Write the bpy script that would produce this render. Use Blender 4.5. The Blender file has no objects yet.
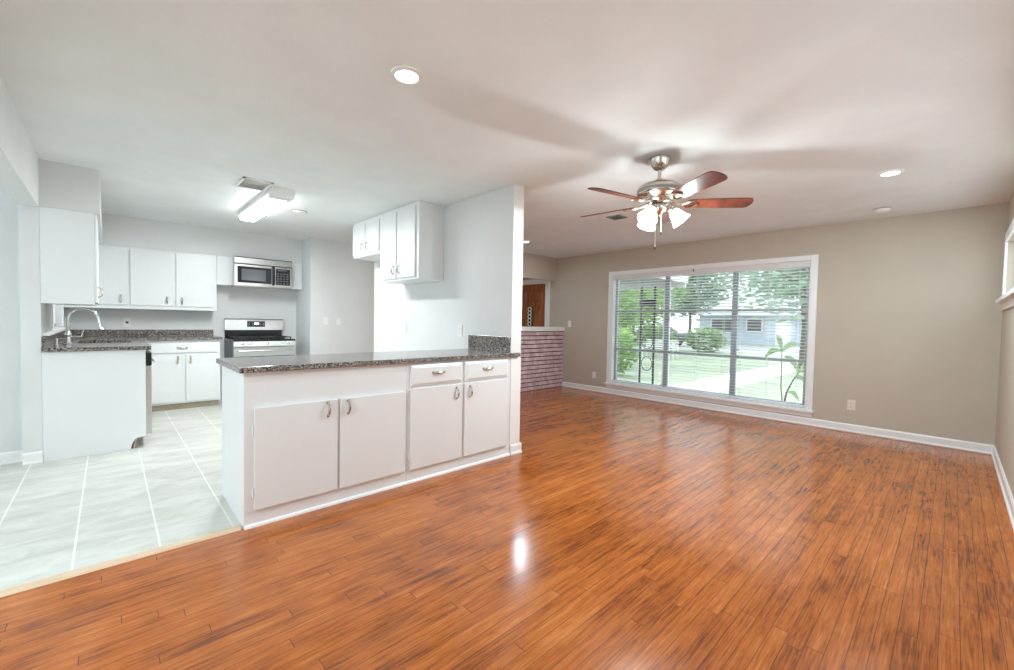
import bpy, math, random
from mathutils import Vector, Matrix
random.seed(7)
S = bpy.context.scene
COL = S.collection
PI = math.pi

# ------------------------------------------------------------ camera
F, YAW, PITCH, ROLL, CAMH = 422.107, .8140, .0320, .0183, 1.2125
fw = Vector((-math.sin(YAW)*math.cos(PITCH), math.cos(YAW)*math.cos(PITCH), -math.sin(PITCH)))
rt = Vector((math.cos(YAW), math.sin(YAW), 0))
up = rt.cross(fw)
r2 = rt*math.cos(ROLL)+up*math.sin(ROLL)
u2 = -rt*math.sin(ROLL)+up*math.cos(ROLL)
cam = bpy.data.objects.new('camera', bpy.data.cameras.new('camera'))
COL.objects.link(cam)
m = Matrix((r2, u2, -fw)).transposed().to_4x4()
m.translation = Vector((0, 0, CAMH))
cam.matrix_world = m
cam.data.sensor_width = 36
cam.data.lens = F*36/1014
cam.data.clip_start = .02
cam.data.clip_end = 300
S.camera = cam

# ------------------------------------------------------------ colour management, world, light
S.view_settings.view_transform = 'Standard'
S.view_settings.look = 'None'
S.view_settings.gamma = 1
S.view_settings.use_curve_mapping = False
S.view_settings.exposure = 0.2
S.cycles.use_denoising = True
S.cycles.denoising_prefilter = 'ACCURATE'
S.cycles.max_bounces = 10
S.cycles.diffuse_bounces = 6
S.cycles.glossy_bounces = 4
S.cycles.transparent_max_bounces = 16
S.cycles.sample_clamp_indirect = 6
S.cycles.caustics_reflective = False
S.cycles.caustics_refractive = False
W = bpy.data.worlds.new('sky')
S.world = W
W.use_nodes = True
bg = W.node_tree.nodes['Background']
bg.inputs[0].default_value = (.80, .92, 1, 1)
bg.inputs[1].default_value = 2.8

def lamp(name, kind, loc, energy, color=(1, 1, 1), rot=(0, 0, 0), **kw):
    d = bpy.data.lights.new(name, kind)
    d.energy = energy
    d.color = color
    for k, v in kw.items():
        setattr(d, k, v)
    o = bpy.data.objects.new(name, d)
    o.location = loc
    o.rotation_euler = rot
    COL.objects.link(o)
    return o

lamp('sun', 'SUN', (0, 0, 20), 1.8, (1, .96, .9), (math.radians(42), 0, math.radians(-89)), angle=.03)
# daylight: portals that guide the sky's light through window openings, the back and rear ones added
def portal(name, loc, rot, sx, sy):
    o = lamp(name, 'AREA', loc, 1, (1, 1, 1), rot, shape='RECTANGLE', size=sx, size_y=sy)
    o.data.cycles.is_portal = True
portal('picture_window_portal', (-2.63, 6.45, 1.11), (-PI/2, 0, 0), 2.85, 1.86)
portal('side_window_portal', (.47, 3.66, 1.77), (0, PI/2, 0), .55, 4.74)
portal('sink_window_portal', (-6.48, -.52, 1.52), (PI/2, 0, 0), 1.26, .94)
portal('added_back_portal', (-4.2, -3.02, 1.4), (PI/2, 0, 0), 1.62, 1.42)
portal('added_rear_portal', (-1.35, -3.02, 1.25), (PI/2, 0, 0), 2.9, 2.1)
# recessed ceiling lamps
WARM = (1, .93, .84)
for i, (x, y, e) in enumerate(((-1.931, 1.10, 9), (-.389, 4.49, 28), (-4.55, 4.64, 13))):
    lamp('recessed_lamp', 'AREA', (x, y, 2.425), e, (.66, .88, 1), (0, 0, 0), shape='DISK', size=.14)
lamp('rear_fill_light', 'AREA', (-1.4, -1.7, 2.38), 54, (.80, .93, 1), (0, 0, 0), shape='RECTANGLE', size=1.2, size_y=1.2)  # unseen lamp added behind the camera as cool fill light
# kitchen fluorescent fitting
lamp('kitchen_tube_lamp', 'AREA', (-5.2, 1.22, 2.345), 38, (.92, .98, 1), (0, 0, 0), shape='RECTANGLE', size=1.3, size_y=.16)

# ------------------------------------------------------------ materials
def new_mat(name):
    mt = bpy.data.materials.new(name)
    mt.use_nodes = True
    nt = mt.node_tree
    return mt, nt, nt.nodes['Principled BSDF']

def N(nt, t, **kw):
    n = nt.nodes.new(t)
    for k, v in kw.items():
        setattr(n, k, v)
    return n

def coords(nt, scale=(1, 1, 1)):
    c = N(nt, 'ShaderNodeNewGeometry')
    mp = N(nt, 'ShaderNodeMapping')
    mp.inputs['Scale'].default_value = scale
    nt.links.new(c.outputs['Position'], mp.inputs['Vector'])
    return mp.outputs[0]

def paint(name, col, rough=.6, metal=0, bump=.0, bscale=60, var=.03, nscale=3, spec=.5, aniso=(1, 1, 1)):
    mt, nt, b = new_mat(name)
    v = coords(nt, aniso)
    n = N(nt, 'ShaderNodeTexNoise')
    n.inputs['Scale'].default_value = nscale
    n.inputs['Detail'].default_value = 4
    nt.links.new(v, n.inputs['Vector'])
    r = N(nt, 'ShaderNodeValToRGB')
    r.color_ramp.elements[0].position = .3
    r.color_ramp.elements[1].position = .7
    r.color_ramp.elements[0].color = tuple(c*(1-var) for c in col)+(1,)
    r.color_ramp.elements[1].color = tuple(min(1, c*(1+var)) for c in col)+(1,)
    nt.links.new(n.outputs[0], r.inputs[0])
    nt.links.new(r.outputs[0], b.inputs['Base Color'])
    b.inputs['Roughness'].default_value = rough
    b.inputs['Metallic'].default_value = metal
    b.inputs['Specular IOR Level'].default_value = spec
    if bump:
        n2 = N(nt, 'ShaderNodeTexNoise')
        n2.inputs['Scale'].default_value = bscale
        nt.links.new(v, n2.inputs['Vector'])
        bp = N(nt, 'ShaderNodeBump')
        bp.inputs['Strength'].default_value = bump
        bp.inputs['Distance'].default_value = .003
        nt.links.new(n2.outputs[0], bp.inputs['Height'])
        nt.links.new(bp.outputs[0], b.inputs['Normal'])
    return mt

MAT = {}
MAT['greige'] = paint('greige_wall_paint', (.53, .46, .375), .75, bump=.15)
MAT['kitchen_wall'] = paint('grey_kitchen_wall_paint', (.70, .705, .70), .7, bump=.1)
MAT['ceiling'] = paint('white_ceiling_paint', (.80, .82, .815), .9, bump=.25, bscale=40)
MAT['white'] = paint('white_trim_paint', (.84, .83, .81), .35, var=.01)
MAT['cabinet'] = paint('white_cabinet_paint', (.77, .78, .78), .32, var=.01, bump=.05, bscale=20)
MAT['steel'] = paint('brushed_stainless_steel', (.62, .61, .59), .28, metal=1, var=.08, nscale=30, aniso=(1, 1, 12))
MAT['nickel'] = paint('brushed_nickel', (.62, .57, .50), .22, metal=1, var=.05)
MAT['chrome'] = paint('chrome', (.8, .82, .84), .1, metal=1, var=.01)
MAT['black'] = paint('black_enamel', (.012, .012, .014), .2, var=.1)
MAT['black_glass'] = paint('black_glass', (.02, .022, .026), .05, var=.05)
MAT['dark'] = paint('dark_void', (.03, .025, .02), .9)
MAT['iron'] = paint('cast_iron', (.02, .02, .02), .6)
MAT['button'] = paint('grey_button_print', (.13, .13, .14), .5)
MAT['screen'] = paint('oven_window', (.13, .135, .15), .12)
MAT['toe'] = paint('tan_toe_kick', (.34, .29, .21), .7, var=.12, nscale=20)
MAT['oakstrip'] = paint('pale_wood_strip', (.66, .50, .34), .45, var=.12, nscale=8, aniso=(8, 1, 8))
MAT['grey_metal'] = paint('grey_aluminium', (.36, .38, .40), .45, metal=.3)
MAT['blind'] = paint('white_blind_slat', (.84, .86, .88), .45, var=.01)
MAT['valance'] = paint('off_white_valance', (.74, .70, .68), .5, var=.02)
MAT['plastic'] = paint('white_plastic', (.82, .80, .76), .35, var=.01)
MAT['ivory'] = paint('ivory_plastic', (.74, .68, .58), .4, var=.01)
MAT['slot'] = paint('dark_slot', (.08, .075, .07), .6)
MAT['ventgrey'] = paint('grey_vent_metal', (.30, .28, .25), .6)
MAT['mortar'] = paint('brick_mortar', (.075, .05, .055), .95, bump=.5)
MAT['concrete'] = paint('pale_concrete', (.60, .58, .55), .9, var=.12, nscale=2, bump=.4)
MAT['grass'] = paint('lawn_grass', (.33, .38, .28), .95, var=.16, nscale=1.5, bump=.8, bscale=30)
MAT['asphalt'] = paint('pale_asphalt', (.42, .42, .42), .9, var=.1)
MAT['bark'] = paint('tree_bark', (.12, .09, .065), .9, var=.3, nscale=8, bump=.6)
MAT['siding'] = paint('blue_grey_siding', (.48, .54, .64), .7, var=.05, aniso=(.3, .3, 8))
MAT['roofing'] = paint('pale_roof_shingle', (.50, .50, .52), .85, var=.15, nscale=10)
MAT['carpaint'] = paint('dark_car_paint', (.06, .065, .08), .2)
MAT['rubber'] = paint('rubber', (.02, .02, .02), .8)

def leafmat(name, c1, c2):
    mt, nt, b = new_mat(name)
    v = coords(nt)
    n = N(nt, 'ShaderNodeTexNoise')
    n.inputs['Scale'].default_value = 1.2
    nt.links.new(v, n.inputs['Vector'])
    r = N(nt, 'ShaderNodeValToRGB')
    r.color_ramp.elements[0].position = .35
    r.color_ramp.elements[1].position = .65
    r.color_ramp.elements[0].color = c1+(1,)
    r.color_ramp.elements[1].color = c2+(1,)
    nt.links.new(n.outputs[0], r.inputs[0])
    nt.links.new(r.outputs[0], b.inputs['Base Color'])
    b.inputs['Roughness'].default_value = .6
    t = N(nt, 'ShaderNodeBsdfTranslucent')
    nt.links.new(r.outputs[0], t.inputs[0])
    mx = N(nt, 'ShaderNodeMixShader')
    mx.inputs[0].default_value = .45
    nt.links.new(b.outputs[0], mx.inputs[1])
    nt.links.new(t.outputs[0], mx.inputs[2])
    nt.links.new(mx.outputs[0], nt.nodes['Material Output'].inputs[0])
    return mt
MAT['leaf'] = leafmat('green_leaf', (.16, .30, .09), (.42, .60, .20))
MAT['leaf_dark'] = leafmat('blue_green_leaf', (.20, .32, .24), (.42, .54, .40))
MAT['leaf_hedge'] = leafmat('hedge_leaf', (.20, .32, .14), (.40, .52, .30))

def emis(name, col, s, base=None):
    mt, nt, b = new_mat(name)
    b.inputs['Base Color'].default_value = (base or col)+(1,)
    b.inputs['Emission Color'].default_value = col+(1,)
    b.inputs['Emission Strength'].default_value = s
    return mt
MAT['lens'] = emis('lit_lamp_lens', (1, .98, .94), 6)
MAT['lens_kitchen'] = emis('lit_fluorescent_lens', (.95, .98, 1), 22)
MAT['bulb'] = emis('lit_bulb', (1, .9, .75), 20)
MAT['clock'] = emis('lit_clock_display', (.85, .95, 1), 2.5)

# frosted glass shade, glowing from the bulb inside it
mt, nt, b = new_mat('frosted_glass_shade')
b.inputs['Base Color'].default_value = (1, .96, .9, 1)
b.inputs['Roughness'].default_value = .4
b.inputs['Emission Color'].default_value = (1, .95, .86, 1)
b.inputs['Emission Strength'].default_value = 2.2
tr = N(nt, 'ShaderNodeBsdfTransparent')
mx = N(nt, 'ShaderNodeMixShader')
mx.inputs[0].default_value = .45
nt.links.new(b.outputs[0], mx.inputs[1])
nt.links.new(tr.outputs[0], mx.inputs[2])
nt.links.new(mx.outputs[0], nt.nodes['Material Output'].inputs[0])
MAT['shade'] = mt

# window glass
mt, nt, b = new_mat('window_glass')
tr = N(nt, 'ShaderNodeBsdfTransparent')
gl = N(nt, 'ShaderNodeBsdfGlossy')
gl.inputs['Roughness'].default_value = .02
mx = N(nt, 'ShaderNodeMixShader')
mx.inputs[0].default_value = .06
nt.links.new(tr.outputs[0], mx.inputs[1])
nt.links.new(gl.outputs[0], mx.inputs[2])
nt.links.new(mx.outputs[0], nt.nodes['Material Output'].inputs[0])
MAT['glass'] = mt

def math_node(nt, op, a, bv=None):
    n = N(nt, 'ShaderNodeMath', operation=op)
    for i, q in enumerate((a, bv)):
        if q is None:
            continue
        if isinstance(q, (int, float)):
            n.inputs[i].default_value = q
        else:
            nt.links.new(q, n.inputs[i])
    return n.outputs[0]

def floor_wood(name, swap=False):
    mt, nt, b = new_mat(name)
    g = N(nt, 'ShaderNodeNewGeometry')
    sp = N(nt, 'ShaderNodeSeparateXYZ')
    nt.links.new(g.outputs['Position'], sp.inputs[0])
    x, y = sp.outputs[0], sp.outputs[1]
    if swap:
        x, y = y, x
    PW = .058
    xs = math_node(nt, 'DIVIDE', x, PW)
    row = math_node(nt, 'FLOOR', xs)
    fx = math_node(nt, 'FRACT', xs)
    wn = N(nt, 'ShaderNodeTexWhiteNoise', noise_dimensions='1D')
    nt.links.new(row, wn.inputs['W'])
    off = math_node(nt, 'MULTIPLY', wn.outputs[0], 7.3)
    ys = math_node(nt, 'DIVIDE', math_node(nt, 'ADD', y, off), .95)
    colr = math_node(nt, 'FLOOR', ys)
    fy = math_node(nt, 'FRACT', ys)
    cb = N(nt, 'ShaderNodeCombineXYZ')
    nt.links.new(row, cb.inputs[0]); nt.links.new(colr, cb.inputs[1])
    wn2 = N(nt, 'ShaderNodeTexWhiteNoise', noise_dimensions='3D')
    nt.links.new(cb.outputs[0], wn2.inputs['Vector'])
    # grain, a different slice for each board: cathedral rings plus fine pores
    def noise(sx, sy, zz, det, rough, dist):
        cg = N(nt, 'ShaderNodeCombineXYZ')
        nt.links.new(math_node(nt, 'MULTIPLY', x, sx), cg.inputs[0])
        nt.links.new(math_node(nt, 'MULTIPLY', y, sy), cg.inputs[1])
        if zz is not None:
            nt.links.new(math_node(nt, 'MULTIPLY', wn2.outputs[0], zz), cg.inputs[2])
        q = N(nt, 'ShaderNodeTexNoise')
        q.inputs['Scale'].default_value = 1
        q.inputs['Detail'].default_value = det
        q.inputs['Roughness'].default_value = rough
        q.inputs['Distortion'].default_value = dist
        nt.links.new(cg.outputs[0], q.inputs['Vector'])
        return q.outputs[0]
    ring = math_node(nt, 'SINE', math_node(nt, 'MULTIPLY', noise(11, .6, 31, 1, .5, 0), 50))
    ring = math_node(nt, 'MULTIPLY_ADD', ring, .5)
    ring.node.inputs[2].default_value = .5
    ring = math_node(nt, 'POWER', ring, 1.6)
    pores = noise(150, 7, 17, 3, .6, .3)
    streak = noise(28, 1.6, 53, 3, .55, .4)
    blotch = noise(2.2, 1.3, None, 5, .62, 0)
    patch = noise(9, 5, None, 4, .65, 0)
    def lin(src, k):
        return math_node(nt, 'MULTIPLY', math_node(nt, 'SUBTRACT', src, .5), k)
    v = math_node(nt, 'ADD', lin(wn2.outputs[0], .15), lin(ring, .09))
    for src, k in ((pores, .85), (streak, .34), (blotch, .66), (patch, .38)):
        v = math_node(nt, 'ADD', v, lin(src, k))
    v = math_node(nt, 'ADD', v, .565)
    rp = N(nt, 'ShaderNodeValToRGB')
    cr = rp.color_ramp
    cr.elements[0].position = .12
    cr.elements[0].color = (.060, .016, .004, 1)
    cr.elements[1].position = .92
    cr.elements[1].color = (.62, .215, .048, 1)
    e = cr.elements.new(.34); e.color = (.20, .046, .005, 1)
    e = cr.elements.new(.52); e.color = (.39, .098, .010, 1)
    e = cr.elements.new(.70); e.color = (.50, .142, .020, 1)
    nt.links.new(v, rp.inputs[0])
    # gaps between boards
    gx = math_node(nt, 'LESS_THAN', fx, .04)
    gy = math_node(nt, 'LESS_THAN', fy, .003)
    gp = math_node(nt, 'MAXIMUM', gx, gy)
    mxc = N(nt, 'ShaderNodeMix', data_type='RGBA')
    nt.links.new(math_node(nt, 'MULTIPLY', gp, .8), mxc.inputs[0])
    nt.links.new(rp.outputs[0], mxc.inputs[6])
    mxc.inputs[7].default_value = (.06, .018, .006, 1)
    nt.links.new(mxc.outputs[2], b.inputs['Base Color'])
    nr = math_node(nt, 'ADD', math_node(nt, 'MULTIPLY', blotch, .20), .08)
    nt.links.new(nr, b.inputs['Roughness'])
    b.inputs['Specular IOR Level'].default_value = .7
    bp = N(nt, 'ShaderNodeBump')
    bp.inputs['Strength'].default_value = .08
    bp.inputs['Distance'].default_value = .002
    h = math_node(nt, 'SUBTRACT', math_node(nt, 'MULTIPLY', streak, .9), math_node(nt, 'MULTIPLY', gp, .8))
    h = math_node(nt, 'ADD', h, math_node(nt, 'MULTIPLY', patch, .8))
    nt.links.new(h, bp.inputs['Height'])
    nt.links.new(bp.outputs[0], b.inputs['Normal'])
    return mt
MAT['wood'] = floor_wood('oak_strip_floor')
MAT['wood_border'] = floor_wood('oak_border_board', True)

# kitchen vinyl tile
mt, nt, b = new_mat('pale_floor_tile')
g = N(nt, 'ShaderNodeNewGeometry')
sp = N(nt, 'ShaderNodeSeparateXYZ')
nt.links.new(g.outputs['Position'], sp.inputs[0])
fy = math_node(nt, 'FRACT', math_node(nt, 'DIVIDE', math_node(nt, 'ADD', sp.outputs[1], .467+.325*40), .325))
fx = math_node(nt, 'FRACT', math_node(nt, 'DIVIDE', math_node(nt, 'ADD', sp.outputs[0], 13.2), .65))
ly = math_node(nt, 'LESS_THAN', fy, .030)
lx = math_node(nt, 'MULTIPLY', math_node(nt, 'LESS_THAN', fx, .012), .25)
ln = math_node(nt, 'MAXIMUM', ly, lx)
n1 = N(nt, 'ShaderNodeTexNoise')
n1.inputs['Scale'].default_value = 1
n1.inputs['Detail'].default_value = 8
n1.inputs['Roughness'].default_value = .65
n1.inputs['Distortion'].default_value = .8
mp = N(nt, 'ShaderNodeMapping')
mp.inputs['Scale'].default_value = (7, 2.6, 5)
nt.links.new(g.outputs['Position'], mp.inputs[0])
nt.links.new(mp.outputs[0], n1.inputs['Vector'])
rp = N(nt, 'ShaderNodeValToRGB')
rp.color_ramp.elements[0].position = .33
rp.color_ramp.elements[0].color = (.50, .50, .45, 1)
rp.color_ramp.elements[1].position = .66
rp.color_ramp.elements[1].color = (.70, .70, .65, 1)
nt.links.new(n1.outputs[0], rp.inputs[0])
mxc = N(nt, 'ShaderNodeMix', data_type='RGBA')
nt.links.new(math_node(nt, 'MULTIPLY', ln, .75), mxc.inputs[0])
nt.links.new(rp.outputs[0], mxc.inputs[6])
mxc.inputs[7].default_value = (.82, .84, .78, 1)
nt.links.new(mxc.outputs[2], b.inputs['Base Color'])
b.inputs['Roughness'].default_value = .38
MAT['tile'] = mt

# granite
mt, nt, b = new_mat('speckled_granite')
v = coords(nt)
vo = N(nt, 'ShaderNodeTexVoronoi')
vo.inputs['Scale'].default_value = 150
n1 = N(nt, 'ShaderNodeTexNoise')
n1.inputs['Scale'].default_value = 75
n1.inputs['Detail'].default_value = 5
n1.inputs['Roughness'].default_value = .7
nt.links.new(v, vo.inputs['Vector']); nt.links.new(v, n1.inputs['Vector'])
s = math_node(nt, 'ADD', math_node(nt, 'MULTIPLY', n1.outputs[0], .75), math_node(nt, 'MULTIPLY', vo.outputs['Color'], .3))
rp = N(nt, 'ShaderNodeValToRGB')
cr = rp.color_ramp
cr.elements[0].position = .40; cr.elements[0].color = (.012, .010, .010, 1)
cr.elements[1].position = .78; cr.elements[1].color = (.55, .50, .46, 1)
e = cr.elements.new(.48); e.color = (.085, .075, .068, 1)
e = cr.elements.new(.57); e.color = (.27, .24, .215, 1)
nt.links.new(s, rp.inputs[0])
nt.links.new(rp.outputs[0], b.inputs['Base Color'])
b.inputs['Roughness'].default_value = .12
MAT['granite'] = mt

# brick faces
mt, nt, b = new_mat('mauve_roman_brick')
v = coords(nt)
n1 = N(nt, 'ShaderNodeTexNoise'); n1.inputs['Scale'].default_value = 9; n1.inputs['Detail'].default_value = 5
nt.links.new(v, n1.inputs['Vector'])
rp = N(nt, 'ShaderNodeValToRGB')
rp.color_ramp.elements[0].position = .35; rp.color_ramp.elements[0].color = (.62, .42, .44, 1)
rp.color_ramp.elements[1].position = .7; rp.color_ramp.elements[1].color = (.86, .70, .72, 1)
nt.links.new(n1.outputs[0], rp.inputs[0]); nt.links.new(rp.outputs[0], b.inputs['Base Color'])
b.inputs['Roughness'].default_value = .8
bp = N(nt, 'ShaderNodeBump'); bp.inputs['Strength'].default_value = .5; bp.inputs['Distance'].default_value = .006
n2 = N(nt, 'ShaderNodeTexNoise'); n2.inputs['Scale'].default_value = 45
nt.links.new(v, n2.inputs['Vector']); nt.links.new(n2.outputs[0], bp.inputs['Height']); nt.links.new(bp.outputs[0], b.inputs['Normal'])
MAT['brick'] = mt

def woodmat(name, c1, c2, aniso, rough=.35):
    mt, nt, b = new_mat(name)
    v = coords(nt, aniso)
    n1 = N(nt, 'ShaderNodeTexNoise'); n1.inputs['Scale'].default_value = 1; n1.inputs['Detail'].default_value = 6; n1.inputs['Distortion'].default_value = 1
    nt.links.new(v, n1.inputs['Vector'])
    rp = N(nt, 'ShaderNodeValToRGB')
    rp.color_ramp.elements[0].position = .35; rp.color_ramp.elements[0].color = c1+(1,)
    rp.color_ramp.elements[1].position = .68; rp.color_ramp.elements[1].color = c2+(1,)
    nt.links.new(n1.outputs[0], rp.inputs[0]); nt.links.new(rp.outputs[0], b.inputs['Base Color'])
    b.inputs['Roughness'].default_value = rough
    return mt
MAT['doorwood'] = woodmat('reddish_door_wood', (.20, .055, .012), (.42, .14, .035), (40, 40, 3))
MAT['blade'] = woodmat('mahogany_fan_blade', (.08, .020, .012), (.20, .048, .025), (9, 9, 9), .3)

# ------------------------------------------------------------ mesh helpers
class MB:
    def __init__(s):
        s.v = []; s.f = []; s.smooth = []
    def add(s, vs, fs, sm=False):
        k = len(s.v)
        s.v += [tuple(q) for q in vs]
        s.f += [tuple(i+k for i in f) for f in fs]
        s.smooth += [sm]*len(fs)
        return s
    def box(s, x0, x1, y0, y1, z0, z1):
        x0, x1 = sorted((x0, x1)); y0, y1 = sorted((y0, y1)); z0, z1 = sorted((z0, z1))
        vs = [(x, y, z) for z in (z0, z1) for y in (y0, y1) for x in (x0, x1)]
        return s.add(vs, [(0, 2, 3, 1), (4, 5, 7, 6), (0, 1, 5, 4), (2, 6, 7, 3), (0, 4, 6, 2), (1, 3, 7, 5)])
    def obox(s, M, sx, sy, sz):
        vs = [M @ Vector((x*sx/2, y*sy/2, z*sz/2)) for z in (-1, 1) for y in (-1, 1) for x in (-1, 1)]
        return s.add(vs, [(0, 2, 3, 1), (4, 5, 7, 6), (0, 1, 5, 4), (2, 6, 7, 3), (0, 4, 6, 2), (1, 3, 7, 5)])
    def tube(s, pts, r, n=10, cap=True):
        pts = [Vector(p) for p in pts]
        rs = r if isinstance(r, (list, tuple)) else [r]*len(pts)
        vs = []; fs = []
        ref = None
        for i, p in enumerate(pts):
            a = pts[max(0, i-1)]; c = pts[min(len(pts)-1, i+1)]
            t = (c-a).normalized()
            if ref is None:
                ref = Vector((0, 0, 1)) if abs(t.z) < .9 else Vector((1, 0, 0))
            u = (ref - t*ref.dot(t))
            if u.length < 1e-4:
                u = Vector((1, 0, 0)) - t*t.x
            u.normalize(); ref = u
            w = t.cross(u)
            for k in range(n):
                an = 2*PI*k/n
                vs.append(p+(u*math.cos(an)+w*math.sin(an))*rs[i])
        for i in range(len(pts)-1):
            for k in range(n):
                fs.append((i*n+k, i*n+(k+1) % n, (i+1)*n+(k+1) % n, (i+1)*n+k))
        if cap:
            fs.append(tuple(range(n-1, -1, -1)))
            fs.append(tuple(range((len(pts)-1)*n, len(pts)*n)))
        return s.add(vs, fs, True)
    def lathe(s, prof, M=None, n=28):
        M = M or Matrix()
        vs = []; fs = []
        for (r, z) in prof:
            for k in range(n):
                a = 2*PI*k/n
                vs.append(M @ Vector((r*math.cos(a), r*math.sin(a), z)))
        for i in range(len(prof)-1):
            for k in range(n):
                fs.append((i*n+k, i*n+(k+1) % n, (i+1)*n+(k+1) % n, (i+1)*n+k))
        if prof[0][0] > 1e-4:
            fs.append(tuple(range(n-1, -1, -1)))
        if prof[-1][0] > 1e-4:
            fs.append(tuple(range((len(prof)-1)*n, len(prof)*n)))
        return s.add(vs, fs, True)
    def prism(s, poly, axis, a, b):
        """extrude a 2-D polygon along an axis; poly in the other two axes' order"""
        vs = []
        for t in (a, b):
            for (p, q) in poly:
                vs.append({'x': (t, p, q), 'y': (p, t, q), 'z': (p, q, t)}[axis])
        n = len(poly)
        fs = [tuple(range(n)), tuple(range(2*n-1, n-1, -1))]
        fs += [(i, (i+1) % n, n+(i+1) % n, n+i) for i in range(n)]
        return s.add(vs, fs)

LOC = {}
def build(name, mb, mat, parent=None, bevel=0, seg=2, label=None):
    off = Vector((0, 0, 0))
    if parent:
        off = LOC[parent.name]
    me = bpy.data.meshes.new(name)
    me.from_pydata([Vector(v)-off for v in mb.v], [], mb.f)
    me.validate()
    me.polygons.foreach_set('use_smooth', mb.smooth[:len(me.polygons)])
    import bmesh
    bm = bmesh.new(); bm.from_mesh(me)
    bmesh.ops.recalc_face_normals(bm, faces=bm.faces)
    bm.to_mesh(me); bm.free()
    me.materials.append(MAT[mat])
    o = bpy.data.objects.new(name, me)
    COL.objects.link(o)
    if parent:
        o.parent = parent
    LOC[o.name] = off.copy()
    if bevel:
        md = o.modifiers.new('bevel', 'BEVEL')
        md.width = bevel; md.segments = seg; md.limit_method = 'ANGLE'; md.angle_limit = math.radians(40)
    if any(mb.smooth):
        try:
            me.set_sharp_from_angle(angle=math.radians(40))
        except Exception:
            pass
    if label:
        o['label'] = label
    return o

def thing(name, label, cat, loc, group=None):
    o = bpy.data.objects.new(name, None)
    o.empty_display_size = .1
    COL.objects.link(o)
    o.location = loc
    o['label'] = label; o['category'] = cat
    if group:
        o['group'] = group
    LOC[o.name] = Vector(loc)
    return o

def tag(o, label, cat, group=None):
    o['label'] = label; o['category'] = cat
    if group:
        o['group'] = group
    return o

def struct(name, mb, mat, label=None, parent=None, bevel=0):
    o = build(name, mb, mat, parent, bevel)
    if not parent:
        o['kind'] = 'structure'
    if label:
        o['label'] = label
    return o

def sgroup(name, label, loc):
    o = bpy.data.objects.new(name, None)
    COL.objects.link(o); o.location = loc
    o['kind'] = 'structure'; o['label'] = label
    LOC[o.name] = Vector(loc)
    return o

# ------------------------------------------------------------ key dimensions (metres)
HC = 2.44
YW, XR = 6.276, .312            # picture-window wall, right wall
XP, YP0, YP1, YK1 = -2.741, .5505, 2.641, 2.769
XWE = -5.456                    # far end of the dividing wall
YL = -.397                      # sink / left wall
XJ = -5.053                     # end of the sink wall, jamb
XS, XKB, XK2, YST = -7.164, -7.44, -6.769, 2.246
HT = .93
XB0, XB1 = -5.28, -5.084        # half wall
TH = .11

# ------------------------------------------------------------ shell
struct('floor', MB().box(-2.76, XR, YL-.1, YW, -.06, 0).box(XK2, -2.76, 2.705, YW, -.06, 0), 'wood', 'orange-brown oak strip floor of the living room')
struct('floor_kitchen', MB().box(-7.6, -2.76, -3.0, 2.705, -.06, 0).box(-2.76, XR, -3.0, YL-.1, -.06, 0), 'tile', 'pale stone-look tile floor of the kitchen')  # unseen rear part tiled instead of oak, for a neutral light bounce
struct('trim_1', MB().box(XB1+.02, XR-.02, YW-.085, YW-.022, 0, .004), 'wood_border', 'narrow wood border board along the window wall')
struct('trim_2', MB().prism([(-2.80, 0), (-2.795, .010), (-2.775, .013), (-2.755, .010), (-2.742, 0)], 'y', YL-.1, YP0-.012), 'oakstrip', 'pale wood threshold strip between tile and oak floor')
struct('trim_3', MB().box(-6.7, -5.5, 2.66, 2.72, 0, .008), 'oakstrip')
struct('ceiling', MB().box(-7.7, XR+.15, -3.1, YW+.15, HC, HC+.1), 'ceiling', 'white ceiling')
# window wall with its opening
OX0, OX1, OZ0, OZ1 = -4.035, -1.232, .19, 2.03
w = MB()
w.box(XK2-.15, OX0, YW, YW+.14, 0, HC).box(OX1, XR+.15, YW, YW+.14, 0, HC).box(OX0, OX1, YW, YW+.14, 0, OZ0).box(OX0, OX1, YW, YW+.14, OZ1, HC)
struct('wall_front', w, 'greige', 'greige wall around the picture window')
# right wall with a high band window
RY0, RY1, RZ0, RZ1 = 1.3, 6.02, 1.50, 2.03
w = MB()
w.box(XR, XR+.14, -.5, RY0, 0, HC).box(XR, XR+.14, RY1, YW, 0, HC).box(XR, XR+.14, RY0, RY1, 0, RZ0).box(XR, XR+.14, RY0, RY1, RZ1, HC)
struct('wall_right', w, 'greige', 'greige right-hand wall')
# left wall (sink wall), header over the opening, and its short return
SX0, SX1, SZ0, SZ1 = -7.10, -5.86, 1.06, 1.98
w = MB()
w.box(-7.6, SX0, YL-TH, YL, 0, HC).box(SX1, XJ, YL-TH, YL, 0, HC).box(SX0, SX1, YL-TH, YL, 0, SZ0).box(SX0, SX1, YL-TH, YL, SZ1, HC)
w.box(XJ, XR, YL-TH, YL, 2.06, HC)
struct('wall_left', w, 'kitchen_wall', 'pale grey wall with sink window and wide opening')
# room behind the opening; unseen rear openings added to let daylight in
w = MB()
w.box(-5.30, -5.18, -2.9, YL-TH, 0, HC)
struct('wall_hallway', w, 'kitchen_wall', 'pale blue-grey hallway wall behind the opening')
w = MB()
w.box(-5.30, -5.0, -3.0, -2.9, 0, HC).box(-3.4, -2.8, -3.0, -2.9, 0, HC).box(-2.8, .1, -3.0, -2.9, 0, .2).box(-2.8, .1, -3.0, -2.9, 2.3, HC).box(.1, XR+.15, -3.0, -2.9, 0, HC).box(-5.0, -3.4, -3.0, -2.9, 0, .7).box(-5.0, -3.4, -3.0, -2.9, 2.1, HC)
w.box(XR, XR+.14, -2.9, -.5, 0, HC)
struct('wall_rear', w, 'kitchen_wall', 'far wall of the room behind the opening')
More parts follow.
